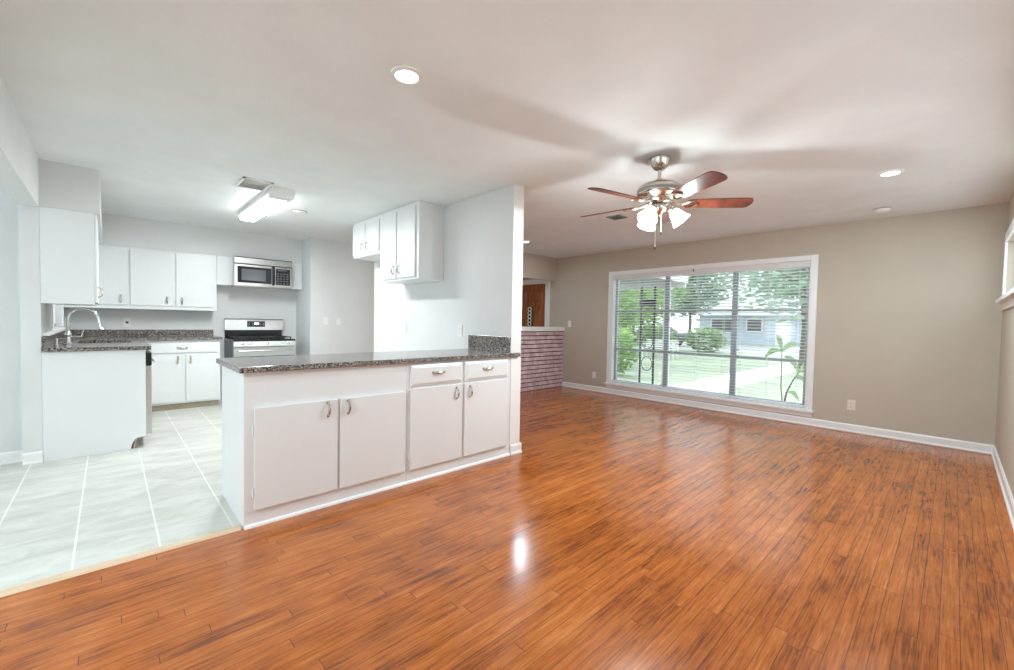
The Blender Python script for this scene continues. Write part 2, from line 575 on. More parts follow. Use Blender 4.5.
# kitchen back wall, soffits, return, corridor wall
struct('wall_kitchen', MB().box(XKB-.12, XKB, -.5, YST+.02, 0, HC), 'kitchen_wall', 'grey kitchen wall behind the range')
struct('wall_corridor', MB().box(XKB-.12, XK2, YST, YW, 0, HC), 'kitchen_wall', 'pale grey wall with two light switches beyond the range')
struct('trim_4', MB().box(XKB, XS, YL, YST, 2.066, HC).box(XS, XJ, YL, -.045, 2.066, HC), 'kitchen_wall', 'soffit box above the wall cabinets')
struct('wall_divider', MB().box(XWE, XP, YP1, YK1, 0, HC), 'kitchen_wall', 'grey wall between kitchen and front room', bevel=.004)
# corner bead of the divider end: white-painted narrow end face
struct('trim_5', MB().box(XP, XP+.004, YP1+.001, YK1-.001, HT+.2, HC).box(XP, XP+.004, YP1+.001, YK1-.001, .095, HT-.05), 'white', 'white-painted end of the dividing wall')
# header above the half wall
struct('trim_6', MB().box(XB0-.05, XB0, 4.2, YW, 2.0, HC), 'greige', 'dropped header above the brick half wall')

def baseboard(name, pts, axis, label=None):
    """pts: (fixed, a, b, dir) runs; dir = outward sign"""
    mb = MB()
    for fixed, a, b_, d in pts:
        prof = [(0, 0), (.022, 0), (.022, .012), (.013, .022), (.013, .078), (.006, .092), (0, .092)]
        poly = [(fixed+d*p, q) for p, q in prof]
        mb.prism(poly, axis, a, b_)
    o = struct(name, mb, 'white', label)
    return o
baseboard('baseboard_front', [(YW, XB1, XR-.0, -1)], 'x', 'white baseboard under the picture window')
baseboard('baseboard_right', [(XR, YL, YW-.022, -1)], 'y', 'white baseboard on the right-hand wall')
baseboard('baseboard_hallway', [(-5.18, -2.9, YL-TH-.0, 1)], 'y', 'white baseboard in the hallway')
baseboard('baseboard_jamb', [(XJ, YL-TH-.0, YL+.0, 1)], 'y', 'white baseboard on the opening jamb')
baseboard('baseboard_corridor', [(XK2, YST, 6.2, 1)], 'y')
mb = MB()
prof = [(0, 0), (.022, 0), (.022, .012), (.013, .022), (.013, .078), (.006, .092), (0, .092)]
mb.prism([(XP+.005+p, q) for p, q in prof], 'y', YP1+.006, YK1+.013)
mb.prism([(YK1+p, q) for p, q in prof], 'x', XWE, XP+.013)
struct('baseboard_divider', mb, 'white', 'white baseboard round the end of the dividing wall')

# ------------------------------------------------------------ picture window
win = sgroup('window_1', 'wide picture window of nine grey-framed panes in white casing', (-2.63, YW, OZ0))
c = MB()
cw = .072
c.box(OX0-cw, OX0, YW-.02, YW, OZ0-.0, OZ1+.064).box(OX1, OX1+cw, YW-.02, YW, OZ0, OZ1+.064).box(OX0, OX1, YW-.02, YW, OZ1, OZ1+.064)
build('window_casing', c, 'white', win, .003)
c = MB()
c.box(OX0-.09, OX1+.09, YW-.05, YW, OZ0-.03, OZ0)
c.box(OX0-.07, OX1+.07, YW-.018, YW, .105, OZ0-.03)
build('window_sill', c, 'white', win, .003)
c = MB()
c.box(OX0, OX0+.012, YW, YW+.14, OZ0, OZ1).box(OX1-.012, OX1, YW, YW+.14, OZ0, OZ1).box(OX0, OX1, YW, YW+.14, OZ0, OZ0+.012).box(OX0, OX1, YW, YW+.14, OZ1-.012, OZ1)
build('window_jamb', c, 'white', win)
# sash grid, set in the outer half of the wall; lines placed where they show through the blinds
yg0, yg1 = YW+.085, YW+.125
def outw(x, z, y=YW+.1):        # carry a point of the wall plane out to depth y, seen from the middle of the room
    return x, z
gx = (-3.10, -2.115)
gz = (.775, 1.428)
c = MB()
for x in (OX0+.03, OX1-.03):
    c.box(x-.022, x+.022, yg0, yg1, OZ0, OZ1)
for x in gx:
    c.box(x-.036, x+.036, yg0, yg1, OZ0, OZ1)
for z in (OZ0+.03, OZ1-.03):
    c.box(OX0, OX1, yg0+.005, yg1-.005, z-.018, z+.018)
for z in gz:
    c.box(OX0, OX1, yg0+.003, yg1-.003, z-.018, z+.018)
build('window_frame', c, 'grey_metal', win)
xe = [OX0+.05, gx[0], gx[1], OX1-.05]; ze = [OZ0+.03, gz[0], gz[1], OZ1-.03]
for i in range(3):
    for j in range(3):
        build('pane', MB().box(xe[i], xe[i+1], YW+.104, YW+.108, ze[j], ze[j+1]), 'glass', win)

# blinds: three side by side
def blind(x0, x1, label):
    t = thing('window_blind', label, 'blind', ((x0+x1)/2, YW+.03, OZ1-.05), 'white slatted blinds at the picture window')
    build('headrail', MB().box(x0, x1, YW+.004, YW+.06, OZ1-.065, OZ1-.016), 'blind', t)
    s = MB()
    n = 41
    ztop, zbot = OZ1-.085, OZ0+.065
    for k in range(n):
        z = ztop+(zbot-ztop)*k/(n-1)
        M = Matrix.Translation(((x0+x1)/2, YW+.033, z)) @ Matrix.Rotation(math.radians(-7), 4, 'X')
        s.obox(M, x1-x0-.006, .048, .0028)
    build('slats', s, 'blind', t)
    build('bottom_rail', MB().box(x0+.003, x1-.003, YW+.010, YW+.056, OZ0+.022, OZ0+.046), 'blind', t, .002)
    for q in (.12, .5, .88):
        x = x0+(x1-x0)*q
        build('ladder_cord', MB().box(x-.0015, x+.0015, YW+.006, YW+.0085, OZ0+.046, OZ1-.065).box(x-.0015, x+.0015, YW+.058, YW+.0605, OZ0+.046, OZ1-.065), 'blind', t)
    return t
blind(OX0+.014, gx[0]-.003, 'white slatted blind over the left panes, nearest the brick half wall')
blind(gx[0]+.003, gx[1]-.003, 'white slatted blind over the middle panes of the picture window')
blind(gx[1]+.003, OX1-.014, 'white slatted blind over the right panes, showing the blue house')
t = thing('blind_valance', 'off-white valance board across the top of the picture window', 'valance', (-2.63, YW-.01, 1.96))
build('valance_board', MB().box(OX0+.003, OX1-.003, YW-.012, YW+.002, 1.953, OZ1-.003), 'valance', t, .002)
t = thing('blind_tassel', 'small clear ball tassel hanging on the valance by a dark hook', 'tassel', (-2.66, YW-.02, 1.98))
build('hook', MB().tube([(-2.66, YW-.014, 2.03), (-2.66, YW-.022, 2.02), (-2.66, YW-.022, 1.995)], .006, 6), 'slot', t)
build('ball', MB().lathe([(.0005, -.02), (.015, -.013), (.02, 0), (.015, .013), (.0005, .02)], Matrix.Translation((-2.66, YW-.036, 1.976)), 16), 'plastic', t)

# right-wall window
win2 = sgroup('window_2', 'high band window in the right-hand wall', (XR, RY0, RZ0))
c = MB()
c.box(XR-.02, XR, RY1, RY1+.07, RZ0-.03, RZ1+.075).box(XR-.02, XR, RY0-.07, RY0, RZ0-.03, RZ1+.075).box(XR-.022, XR, RY0, RY1, RZ1, RZ1+.075)
build('window_casing', c, 'white', win2, .003)
build('window_sill', MB().box(XR-.055, XR, RY0-.09, RY1+.09, RZ0-.035, RZ0).box(XR-.018, XR, RY0-.07, RY1+.07, RZ0-.1, RZ0-.035), 'white', win2, .003)
c = MB().box(XR+.06, XR+.10, RY0, RY1, RZ0, RZ0+.03).box(XR+.06, XR+.10, RY0, RY1, RZ1-.03, RZ1)
for y in (RY0+.015, 2.9, 4.45, RY1-.015):
    c.box(XR+.06, XR+.10, y-.015, y+.015, RZ0, RZ1)
build('window_frame', c, 'white', win2)
build('pane', MB().box(XR+.078, XR+.082, RY0, RY1, RZ0, RZ1), 'glass', win2)

# sink window
win3 = sgroup('window_3', 'small white window above the kitchen sink', (-6.5, YL, SZ0))
c = MB()
c.box(SX0-.06, SX0, YL, YL+.018, SZ0, SZ1).box(SX1, SX1+.06, YL, YL+.018, SZ0, SZ1)
build('window_casing', c, 'white', win3, .002)
build('window_sill', MB().box(SX0-.08, -5.10, YL, YL+.045, SZ0-.035, SZ0-.008), 'white', win3, .002)
c = MB()
for x in (SX0+.02, (SX0+SX1)/2, SX1-.02):
    c.box(x-.02, x+.02, YL-.08, YL-.05, SZ0, SZ1)
for z in (SZ0+.02, 1.5, SZ1-.02):
    c.box(SX0, SX1, YL-.08, YL-.05, z-.02, z+.02)
build('window_frame', c, 'white', win3)
build('pane', MB().box(SX0, SX1, YL-.068, YL-.064, SZ0, SZ1), 'glass', win3)
# unseen back-room window, added to let daylight in
win4 = sgroup('window_4', 'unseen window added behind the opening to let daylight in', (-4.2, -2.95, .7))
c = MB()
for x in (-4.98, -4.2, -3.42):
    c.box(x-.02, x+.02, -2.97, -2.93, .7, 2.1)
for z in (.72, 1.4, 2.08):
    c.box(-5.0, -3.4, -2.97, -2.93, z-.02, z+.02)
build('window_frame', c, 'white', win4)
build('pane', MB().box(-5.0, -3.4, -2.952, -2.948, .7, 2.1), 'glass', win4)

win5 = sgroup('window_5', 'unseen wide glazing added behind the camera to let daylight in', (-1.35, -2.95, .2))  # unseen glazing, added for cool light from the camera side
c = MB()
for x in (-2.78, -1.35, .08):
    c.box(x-.025, x+.025, -2.97, -2.93, .2, 2.3)
for z in (.225, 2.275):
    c.box(-2.8, .1, -2.97, -2.93, z-.025, z+.025)
build('window_frame', c, 'white', win5)
build('pane', MB().box(-2.8, .1, -2.952, -2.948, .2, 2.3), 'glass', win5)

# ------------------------------------------------------------ front door
dr = sgroup('door_1', 'reddish wooden panelled front door with an oval-patterned glass light', (-5.98, YW, 0))
c = MB()
c.box(-5.553, -5.437, YW-.022, YW, 0, 2.075).box(-6.60, -6.49, YW-.022, YW, 0, 2.075).box(-6.49, -5.553, YW-.022, YW, 1.975, 2.075)
build('door_casing', c, 'white', dr, .003)
leaf = MB().box(-6.485, -5.557, YW-.012, YW, .01, 1.97)
build('door_leaf', leaf, 'doorwood', dr)
def raised(x0, x1, z0, z1):
    o = MB()
    y = YW-.012
    o.add([(x0, y, z0), (x1, y, z0), (x1, y, z1), (x0, y, z1), (x0+.03, y-.014, z0+.03), (x1-.03, y-.014, z0+.03), (x1-.03, y-.014, z1-.03), (x0+.03, y-.014, z1-.03)],
          [(0, 1, 5, 4), (1, 2, 6, 5), (2, 3, 7, 6), (3, 0, 4, 7), (4, 5, 6, 7)])
    return o
for a in ((-6.40, -6.06, 1.62, 1.84), (-5.98, -5.64, 1.62, 1.84), (-5.86, -5.64, .95, 1.52), (-6.40, -6.18, .95, 1.52), (-6.40, -6.06, .15, .85), (-5.98, -5.64, .15, .85)):
    build('door_panel', raised(*a), 'doorwood', dr)
c = MB()
c.box(-6.02, -5.90, YW-.020, YW-.012, 1.12, 1.52)
build('glass_light', c, 'black_glass', dr)
c = MB()
for k in range(5):
    z = 1.17+.075*k
    pts = [(-5.96+.045*math.cos(2*PI*i/14), YW-.023, z+.036*math.sin(2*PI*i/14)) for i in range(15)]
    c.tube(pts, .012, 6, False)
build('leaded_pattern', c, 'plastic', dr)
build('door_knob', MB().lathe([(.012, 0), (.012, .03), (.028, .04), (.03, .055), (.001, .065)], Matrix.Translation((-5.62, YW-.012, .98)) @ Matrix.Rotation(PI/2, 4, 'X'), 16), 'nickel', dr)

# ------------------------------------------------------------ brick half wall
hw = thing('brick_half_wall', 'mauve roman-brick half wall with a white ledge by the entry', 'half wall', (-5.18, 5.2, 0))
core = MB().box(XB0+.012, XB1-.012, 4.21, YW-.002, 0, 1.046)
build('mortar', core, 'mortar', hw)
br = MB()
ch = 1.046/14
rnd = random.Random(3)
for side in (1, -1):
    for k in range(14):
        y = 4.2 - (.2 if k % 2 else .02)
        while y < YW:
            y2 = y+.40
            a = max(4.2, y+.004); b_ = min(YW-.004, y2-.004)
            if b_-a > .02:
                pr = rnd.uniform(-.003, .007)
                z0 = k*ch+.006; z1 = (k+1)*ch-.010
                if side > 0:
                    br.box(XB1-.06, XB1+pr, a, b_, z0, z1)
                else:
                    br.box(XB0-pr, XB0+.06, a, b_, z0, z1)
            y = y2
build('brickwork', br, 'brick', hw, .003, 1)
build('ledge', MB().box(XB0-.03, XB1+.035, 4.17, YW-.001, 1.048, 1.128), 'white', hw, .006)

# ------------------------------------------------------------ handles
def arc_handle(parent, p, length, axis, out, r=.0045, bow=.026, mat='nickel', name='handle'):
    """bow pull centred at p, running along axis ('y','z' or 'x'), bowing towards out"""
    p = Vector(p); out = Vector(out)
    d = {'x': Vector((1, 0, 0)), 'y': Vector((0, 1, 0)), 'z': Vector((0, 0, 1))}[axis]
    pts = []; rs = []
    for i in range(13):
        t = i/12
        a = (t-.5)*2
        pts.append(p+d*(a*length/2)+out*(bow*(1-a*a)**.5*.98+.001 if abs(a) < 1 else .001))
        rs.append(r*(1.0+.9*(1-a*a)))
    h = MB().tube(pts, rs, 8)
    h.tube([p+d*(-length/2), p+d*(-length/2)+out*.004], r*2, 8)
    h.tube([p+d*(length/2), p+d*(length/2)+out*.004], r*2, 8)
    return build(name, h, mat, parent)

# ------------------------------------------------------------ peninsula: two cabinet units, worktop
XF = XP
XBK = -3.365
def pen_unit(y0, y1, label, doors, drawers):
    t = thing('base_cabinet', label, 'cabinet', (XF, (y0+y1)/2, 0))
    build('carcass', MB().box(XBK, XF, y0, y1, .0, HT-.034), 'cabinet', t, .002)
    build('shoe_moulding', MB().prism([(XF, 0), (XF+.016, 0), (XF+.014, .010), (XF+.008, .016), (XF, .018)], 'y', y0, y1), 'white', t)
    for (a, b_, z0, z1, hinge) in doors:
        d = build('door', MB().box(XF+.001, XF+.020, a, b_, z0, z1), 'cabinet', t, .002, 2)
        hy = b_-.062 if hinge < 0 else a+.052
        arc_handle(d, (XF+.020, hy, .632), .085, 'z', (1, 0, 0))
        yy = a-.006 if hinge < 0 else b_+.006
        for hz in (z0+.10, z1-.10 if len(doors) and drawers else z1-.13):
            h = MB().tube([(XF+.010, yy, hz-.028), (XF+.010, yy, hz+.028)], .0055, 8)
            h.box(XF+.0, XF+.004, yy-.012 if hinge < 0 else yy, yy if hinge < 0 else yy+.012, hz-.022, hz+.022)
            build('hinge', h, 'cabinet', d)
    for (a, b_, z0, z1) in drawers:
        s = MB()
        s.box(XF+.001, XF+.012, a, b_, z0, z1)
        s.add([(XF+.012, a, z0), (XF+.012, b_, z0), (XF+.012, b_, z1), (XF+.012, a, z1), (XF+.022, a+.028, z0+.022), (XF+.022, b_-.028, z0+.022), (XF+.022, b_-.028, z1-.022), (XF+.022, a+.028, z1-.022)],
              [(0, 1, 5, 4), (1, 2, 6, 5), (2, 3, 7, 6), (3, 0, 4, 7), (4, 5, 6, 7)])
        d = build('drawer', s, 'cabinet', t, .001, 1)
        arc_handle(d, (XF+.022, (a+b_)/2, (z0+z1)/2+.015), .10, 'y', (1, 0, 0), bow=.02)
    return t
pen_unit(YP0, 1.586, 'white two-door peninsula cabinet without drawers, nearest the tile floor',
         [(.601, 1.075, .100, .690, -1), (1.092, 1.563, .100, .690, 1)], [])
pen_unit(1.588, YP1-.001, 'white peninsula cabinet with two drawers over two doors, against the dividing wall',
         [(1.611, 2.087, .100, .702, -1), (2.110, 2.590, .100, .702, 1)], [(1.613, 2.085, .719, .877), (2.111, 2.596, .719, .877)])
t = thing('peninsula_worktop', 'speckled brown granite worktop on the peninsula with a short backsplash', 'worktop', (-3.05, 1.6, HT))
s = MB()
x1, y0 = XF+.032, YP0-.028
s.prism([(XBK-.033, y0), (x1, y0), (x1, YP1+.09), (x1-.015, YP1+.098), (XP+.006, YP1+.098), (XP+.006, YP1-.001), (XBK-.033, YP1-.001)], 'z', HT-.034, HT)
build('slab', s, 'granite', t, .006, 3)
build('backsplash', MB().box(-3.338, XP-.003, YP1-.022, YP1-.001, HT+.001, HT+.145), 'granite', t, .002)

# ------------------------------------------------------------ sink run
XN = XJ
t = thing('sink_cabinet', 'white sink base cabinet with a plain end panel and chipped lower corner', 'cabinet', (-5.5, -.1, 0))
# end panel, its lower right corner broken away
poly = [(YL+.001, 0), (.140, 0), (.143, .035), (.150, .058), (.168, .085), (.19, .098), (.225, .104), (.243, .104), (.243, HT-.034), (YL+.001, HT-.034)]
build('end_panel', MB().prism(poly, 'x', XN, XN-.018), 'cabinet', t)
build('toe_kick', MB().box(XN-.02, -6.83, .165, .175, 0, .095), 'toe', t)
build('floor_scrap', MB().box(XN-.06, XN-.02, .155, .164, 0, .05), 'oakstrip', t)
build('carcass', MB().box(-5.665, -6.84, YL+.001, .235, .10, .70), 'cabinet', t)
for a, b_ in ((-6.22, -5.69), (-6.80, -6.26)):
    d = build('door', MB().box(a, b_, .236, .255, .12, .72), 'cabinet', t, .003)
    arc_handle(d, ((a+.05) if a > -6.5 else (b_-.05), .255, .66), .085, 'z', (0, 1, 0))
t = thing('dishwasher', 'stainless dishwasher with black control strip beside the sink cabinet end panel', 'dishwasher', (-5.36, .1, 0))
build('tub', MB().box(XN-.022, -5.66, -.36, .20, .105, .87), 'steel', t)
build('door', MB().box(XN-.024, -5.655, .225, .285, .115, .745), 'steel', t, .006)
build('control_panel', MB().box(XN-.024, -5.655, .225, .287, .748, .865), 'black', t, .004)
build('handle', MB().tube([(-5.12, .287, .775), (-5.12, .31, .775), (-5.58, .31, .775), (-5.58, .287, .775)], .008, 8), 'steel', t)
t = thing('kitchen_worktop', 'L-shaped grey granite worktop along sink and back walls', 'worktop', (-6.4, -.1, HT))
sx0, sx1, sy0, sy1 = -6.42, -5.72, -.22, .17
s = MB()
s.box(XKB+.001, sx0, YL+.001, .281, HT-.034, HT)
s.box(sx0, sx1, YL+.001, sy0, HT-.034, HT).box(sx0, sx1, sy1, .281, HT-.034, HT)
s.box(sx1, XN+.028, YL+.001, .281, HT-.034, HT)
s.box(XKB+.001, -6.805, .281, 1.122, HT-.034, HT)
build('slab', s, 'granite', t)
s = MB().box(XKB+.001, XN+.0, YL+.001, YL+.021, HT+.001, HT+.085)
s.box(XKB+.001, XKB+.021, YL+.021, 1.112, HT+.001, HT+.085)
build('backsplash', s, 'granite', t)
t = thing('kitchen_sink', 'steel undermount sink set in the grey granite worktop', 'sink', (-6.07, 0, .75))
s = MB()
s.box(sx0-.01, sx1+.01, sy0-.01, sy1+.01, .735, .745)
s.box(sx0-.012, sx0-.002, sy0-.01, sy1+.01, .745, HT-.035).box(sx1+.002, sx1+.012, sy0-.01, sy1+.01, .745, HT-.035)
s.box(sx0, sx1, sy0-.012, sy0-.002, .745, HT-.035).box(sx0, sx1, sy1+.002, sy1+.012, .745, HT-.035)
build('basin', s, 'steel', t)
# gooseneck faucet
fx_, fy_ = -5.52, -.27
t = thing('kitchen_faucet', 'tall chrome gooseneck faucet standing behind the sink', 'faucet', (fx_, fy_, HT))
build('base', MB().lathe([(.032, 0), (.032, .008), (.024, .016), (.021, .07), (.025, .075), (.025, .10), (.018, .11), (.0135, .13)], Matrix.Translation((fx_, fy_, HT+.001)), 20), 'chrome', t)
pts = [(fx_, fy_, HT+.11), (fx_, fy_, HT+.23)]
for i in range(1, 15):
    a = PI*i/15*1.0
    pts.append((fx_, fy_+.10-.10*math.cos(a), HT+.23+.10*math.sin(a)))
pts += [(fx_, fy_+.205, HT+.205), (fx_, fy_+.212, HT+.185)]
build('neck', MB().tube(pts, .0125, 12), 'chrome', t)
build('spray_head', MB().tube([(fx_, fy_+.212, HT+.19), (fx_, fy_+.218, HT+.165), (fx_, fy_+.224, HT+.14), (fx_, fy_+.226, HT+.133)], [.014, .019, .024, .022], 14), 'chrome', t)
build('lever', MB().tube([(fx_, fy_+.02, HT+.07), (fx_, fy_+.075, HT+.066), (fx_, fy_+.09, HT+.075), (fx_, fy_+.10, HT+.13)], [.011, .009, .008, .006], 10), 'chrome', t)
# soap bottle shape / side sprayer seen beside the faucet wall end
t = thing('soap_dispenser', 'small steel soap pump at the left end of the sink worktop', 'soap dispenser', (-5.35, -.33, HT))
build('base', MB().lathe([(.018, 0), (.018, .006), (.010, .01), (.008, .05), (.012, .052), (.012, .06), (.001, .066)], Matrix.Translation((-5.35, -.33, HT+.001)), 14), 'chrome', t)
build('spout', MB().tube([(-5.35, -.33, HT+.055), (-5.35, -.29, HT+.062), (-5.35, -.275, HT+.055)], .004, 8), 'chrome', t)

# ------------------------------------------------------------ back-wall base cabinet
XBF = -6.84
t = thing('base_cabinet', 'white base cabinet with one drawer and two doors, left of the range', 'cabinet', (XBF, .68, 0))
build('carcass', MB().box(XKB+.001, XBF, .30, 1.10, .075, HT-.035), 'cabinet', t, .002)
build('toe_kick', MB().box(XKB+.001, XBF-.02, .30, 1.085, 0, .074), 'toe', t)
d = build('drawer', MB().box(XBF+.001, XBF+.019, .375, 1.06, .735, .862), 'cabinet', t, .003)
arc_handle(d, (XBF+.019, .69, .80), .10, 'y', (1, 0, 0), bow=.02)
for a, b_, hy in ((.375, .695, .645), (.725, 1.055, .775)):
    d = build('door', MB().box(XBF+.001, XBF+.019, a, b_, .10, .71), 'cabinet', t, .003)
    arc_handle(d, (XBF+.019, hy, .64), .085, 'z', (1, 0, 0))

# ------------------------------------------------------------ wall cabinets on back wall
t = thing('wall_cabinet', 'long white wall cabinet with three doors above the back worktop', 'cabinet', (XS, .5, 1.29))
build('carcass', MB().box(XKB+.001, XS-.001, YL+.001, 1.115, 1.285, 2.065), 'cabinet', t, .002)
for a, b_, hy in ((-.34, .178, .115), (.203, .630, .565), (.660, 1.070, .722)):
    d = build('door', MB().box(XS, XS+.018, a, b_, 1.335, 2.035), 'cabinet', t, .003)
    arc_handle(d, (XS+.018, hy, 1.41), .085, 'z', (1, 0, 0))
t = thing('wall_cabinet', 'short white cabinet behind and above the microwave', 'cabinet', (XS, 1.67, 1.66))
build('carcass', MB().box(XKB+.001, XS-.001, 1.117, YST-.002, 1.66, 2.065), 'cabinet', t, .002)
t = thing('wall_cabinet', 'white wall cabinet end panel hanging beside the sink window, under the soffit', 'cabinet', (-5.4, -.2, 1.29))
build('carcass', MB().box(-5.75, XJ, YL+.001, -.085, 1.292, 2.065), 'cabinet', t, .002)
d = build('door', MB().box(-5.73, XJ-.015, -.084, -.066, 1.31, 2.062), 'cabinet', t, .003)
arc_handle(d, (-5.12, -.066, 1.40), .085, 'z', (0, 1, 0), mat='nickel')

# wall cabinets on the dividing wall
UY = 2.331
t = thing('wall_cabinet', 'tall white two-door wall cabinet on the dividing wall', 'cabinet', (-4.24, UY, 1.64))
build('carcass', MB().box(-4.650, -3.815, UY, YP1-.001, 1.64, HC-.001), 'cabinet', t, .002)
for a, b_, hx in ((-4.625, -4.265, -4.315), (-4.235, -3.868, -4.185)):
    d = build('door', MB().box(a, b_, UY-.019, UY-.001, 1.665, 2.395), 'cabinet', t, .003)
    arc_handle(d, (hx, UY-.019, 1.76), .085, 'z', (0, -1, 0))
t = thing('wall_cabinet', 'short white two-door wall cabinet left of the tall one', 'cabinet', (-5.03, UY, 1.99))
build('carcass', MB().box(-5.41, -4.652, UY, YP1-.001, 1.992, HC-.001), 'cabinet', t, .002)
for a, b_, hx in ((-5.395, -5.045, -5.10), (-5.025, -4.675, -4.97)):
    d = build('door', MB().box(a, b_, UY-.019, UY-.001, 2.02, 2.395), 'cabinet', t, .003)
    arc_handle(d, (hx, UY-.019, 2.11), .085, 'z', (0, -1, 0))

# ------------------------------------------------------------ microwave
my0, my1, mz0, mz1, mx = 1.305, 2.063, 1.648, 2.066, -7.03
t = thing('microwave_oven', 'stainless over-the-range microwave with black door handle', 'microwave', (mx, 1.68, mz0))
build('body', MB().box(XS+.001, mx-.018, my0, my1, mz0+.012, mz1-.004), 'steel', t)
build('base_plate', MB().box(XS+.001, mx-.005, my0-.02, my1+.005, mz0-.008, mz0+.010), 'ventgrey', t)
build('vent_grille', MB().box(mx-.017, mx, my0, my1, mz1-.088, mz1-.004), 'steel', t, .003)
build('trim_line', MB().box(mx-.017, mx+.001, my0, my1, mz1-.098, mz1-.090).box(mx-.017, mx+.001, my0, my1, mz1-.004, mz1+.004), 'black', t)
d = build('door', MB().box(mx-.017, mx, my0, 1.815, mz0+.012, mz1-.10), 'steel', t, .003)
build('window_surround', MB().box(mx, mx+.003, my0+.035, 1.775, mz0+.055, mz1-.13), 'black_glass', d, .002)
build('door_window', MB().box(mx+.003, mx+.005, my0+.085, 1.70, mz0+.09, mz1-.165), 'screen', d, .002)
build('handle', MB().tube([(mx+.003, 1.80, mz0+.05), (mx+.035, 1.80, mz0+.06), (mx+.038, 1.80, mz0+.16), (mx+.035, 1.80, mz1-.12), (mx+.003, 1.80, mz1-.11)], .016, 10), 'black', d)
pnl = build('control_panel', MB().box(mx-.017, mx, 1.818, my1, mz0+.012, mz1-.10), 'steel', t, .003)
build('keypad', MB().box(mx, mx+.003, 1.835, my1-.03, mz0+.05, mz1-.125), 'black', pnl)
kb = MB()
for i in range(4):
    for j in range(5):
        kb.box(mx+.003, mx+.0045, 1.852+i*.042, 1.880+i*.042, mz0+.065+j*.036, mz0+.085+j*.036)
build('key_buttons', kb, 'button', pnl)
build('display', MB().box(mx+.003, mx+.0045, 1.86, 1.99, mz1-.155, mz1-.137), 'button', pnl)

# ------------------------------------------------------------ gas range
ry0, ry1 = 1.245, 2.035
t = thing('gas_range', 'stainless gas range with black cooktop and backguard clock', 'range', (-7.1, 1.64, 0))
build('body', MB().box(XKB+.02, -6.83, ry0, ry1, .02, .868), 'grey_metal', t, .003)
build('cooktop', MB().box(XKB+.02, -6.775, ry0-.002, ry1+.002, .869, .892), 'black', t, .006)
bgd = build('backguard', MB().prism([(XKB+.012, 1.01), (XKB+.055, 1.01), (XKB+.045, 1.165), (XKB+.03, 1.182), (XKB+.012, 1.182)], 'y', ry0, ry1+.012), 'steel', t, .003)
build('backguard_base', MB().box(XKB+.012, XKB+.05, ry0+.005, ry1-.02, .893, 1.009), 'black', t)
cp = build('clock_panel', MB().box(XKB+.047, XKB+.054, 1.535, 1.775, 1.06, 1.145), 'black', bgd)
build('display', MB().box(XKB+.054, XKB+.056, 1.63, 1.69, 1.095, 1.122), 'clock', cp)
for y in (1.55, 1.60, 1.705, 1.745):
    build('panel_button', MB().box(XKB+.054, XKB+.0555, y, y+.02, 1.075, 1.125), 'button', cp)
for (gy0, gy1) in ((ry0+.03, 1.50), (1.515, 1.765), (1.78, ry1-.03)):
    g_ = MB()
    for x in (-7.33, -7.12, -7.08, -6.87):
        g_.box(x-.006, x+.006, gy0, gy1, .912, .924)
    for y in (gy0+.005, (gy0+gy1)/2, gy1-.005):
        g_.box(-7.335, -6.865, y-.005, y+.005, .912, .924)
    for x in (-7.33, -6.87):
        for y in (gy0+.01, gy1-.01):
            g_.box(x-.006, x+.006, y-.006, y+.006, .892, .914)
    build('burner_grate', g_, 'iron', t)
for x in (-7.23, -6.98):
    for y in (1.39, 1.9):
        build('burner', MB().lathe([(.045, 0), (.045, .008), (.03, .012), (.03, .016), (.001, .017)], Matrix.Translation((x, y, .892)), 18), 'iron', t)
cpn = build('control_panel', MB().prism([(-6.83, .795), (-6.775, .795), (-6.785, .866), (-6.83, .868)], 'y', ry0, ry1), 'steel', t, .002)
for y in (1.35, 1.44, 1.66, 1.85, 1.94):
    build('knob', MB().lathe([(.021, 0), (.021, .004), (.017, .006), (.016, .026), (.001, .028)], Matrix.Translation((-6.78, y, .832)) @ Matrix.Rotation(PI/2, 4, 'Y'), 16), 'chrome', cpn)
dd = build('oven_door', MB().box(-6.83, -6.79, ry0+.004, ry1-.004, .20, .782), 'black', t, .004)
build('steel_band', MB().box(-6.79, -6.786, ry0+.004, ry1-.004, .655, .782), 'steel', dd)
build('oven_window', MB().box(-6.79, -6.787, ry0+.12, ry1-.12, .34, .60), 'black_glass', dd)
build('handle', MB().tube([(-6.787, ry0+.05, .735), (-6.74, ry0+.05, .735), (-6.74, ry1-.05, .735), (-6.787, ry1-.05, .735)], .013, 10), 'steel', dd)
build('storage_drawer', MB().box(-6.83, -6.79, ry0+.004, ry1-.004, .04, .19), 'steel', t, .004)

# ------------------------------------------------------------ ceiling fan
FX, FY = -1.537, 2.973
t = thing('ceiling_fan', 'brushed nickel ceiling fan with five reddish wood blades and lit glass shades', 'ceiling fan', (FX, FY, HC))
T = Matrix.Translation((FX, FY, 0))
build('canopy', MB().lathe([(.073, HC-.001), (.074, HC-.012), (.070, HC-.022), (.063, HC-.045), (.052, HC-.068), (.035, HC-.086), (.018, HC-.092)], T, 32), 'nickel', t)
build('downrod', MB().tube([(FX, FY, HC-.09), (FX, FY, 2.275)], .013, 14).lathe([(.012, 2.29), (.028, 2.283), (.028, 2.262), (.04, 2.255)], T, 20), 'nickel', t)
mh = build('motor_housing', MB().lathe([(.03, 2.262), (.085, 2.256), (.125, 2.240), (.150, 2.222), (.156, 2.205), (.156, 2.172), (.146, 2.160), (.118, 2.150), (.112, 2.140)], T, 40), 'nickel', t)
build('vent_band', MB().lathe([(.1565, 2.176), (.1585, 2.180), (.1585, 2.197), (.1565, 2.201)], T, 40), 'ventgrey', mh)
build('flywheel', MB().lathe([(.105, 2.149), (.10, 2.128), (.078, 2.105), (.06, 2.098)], T, 32), 'nickel', t)
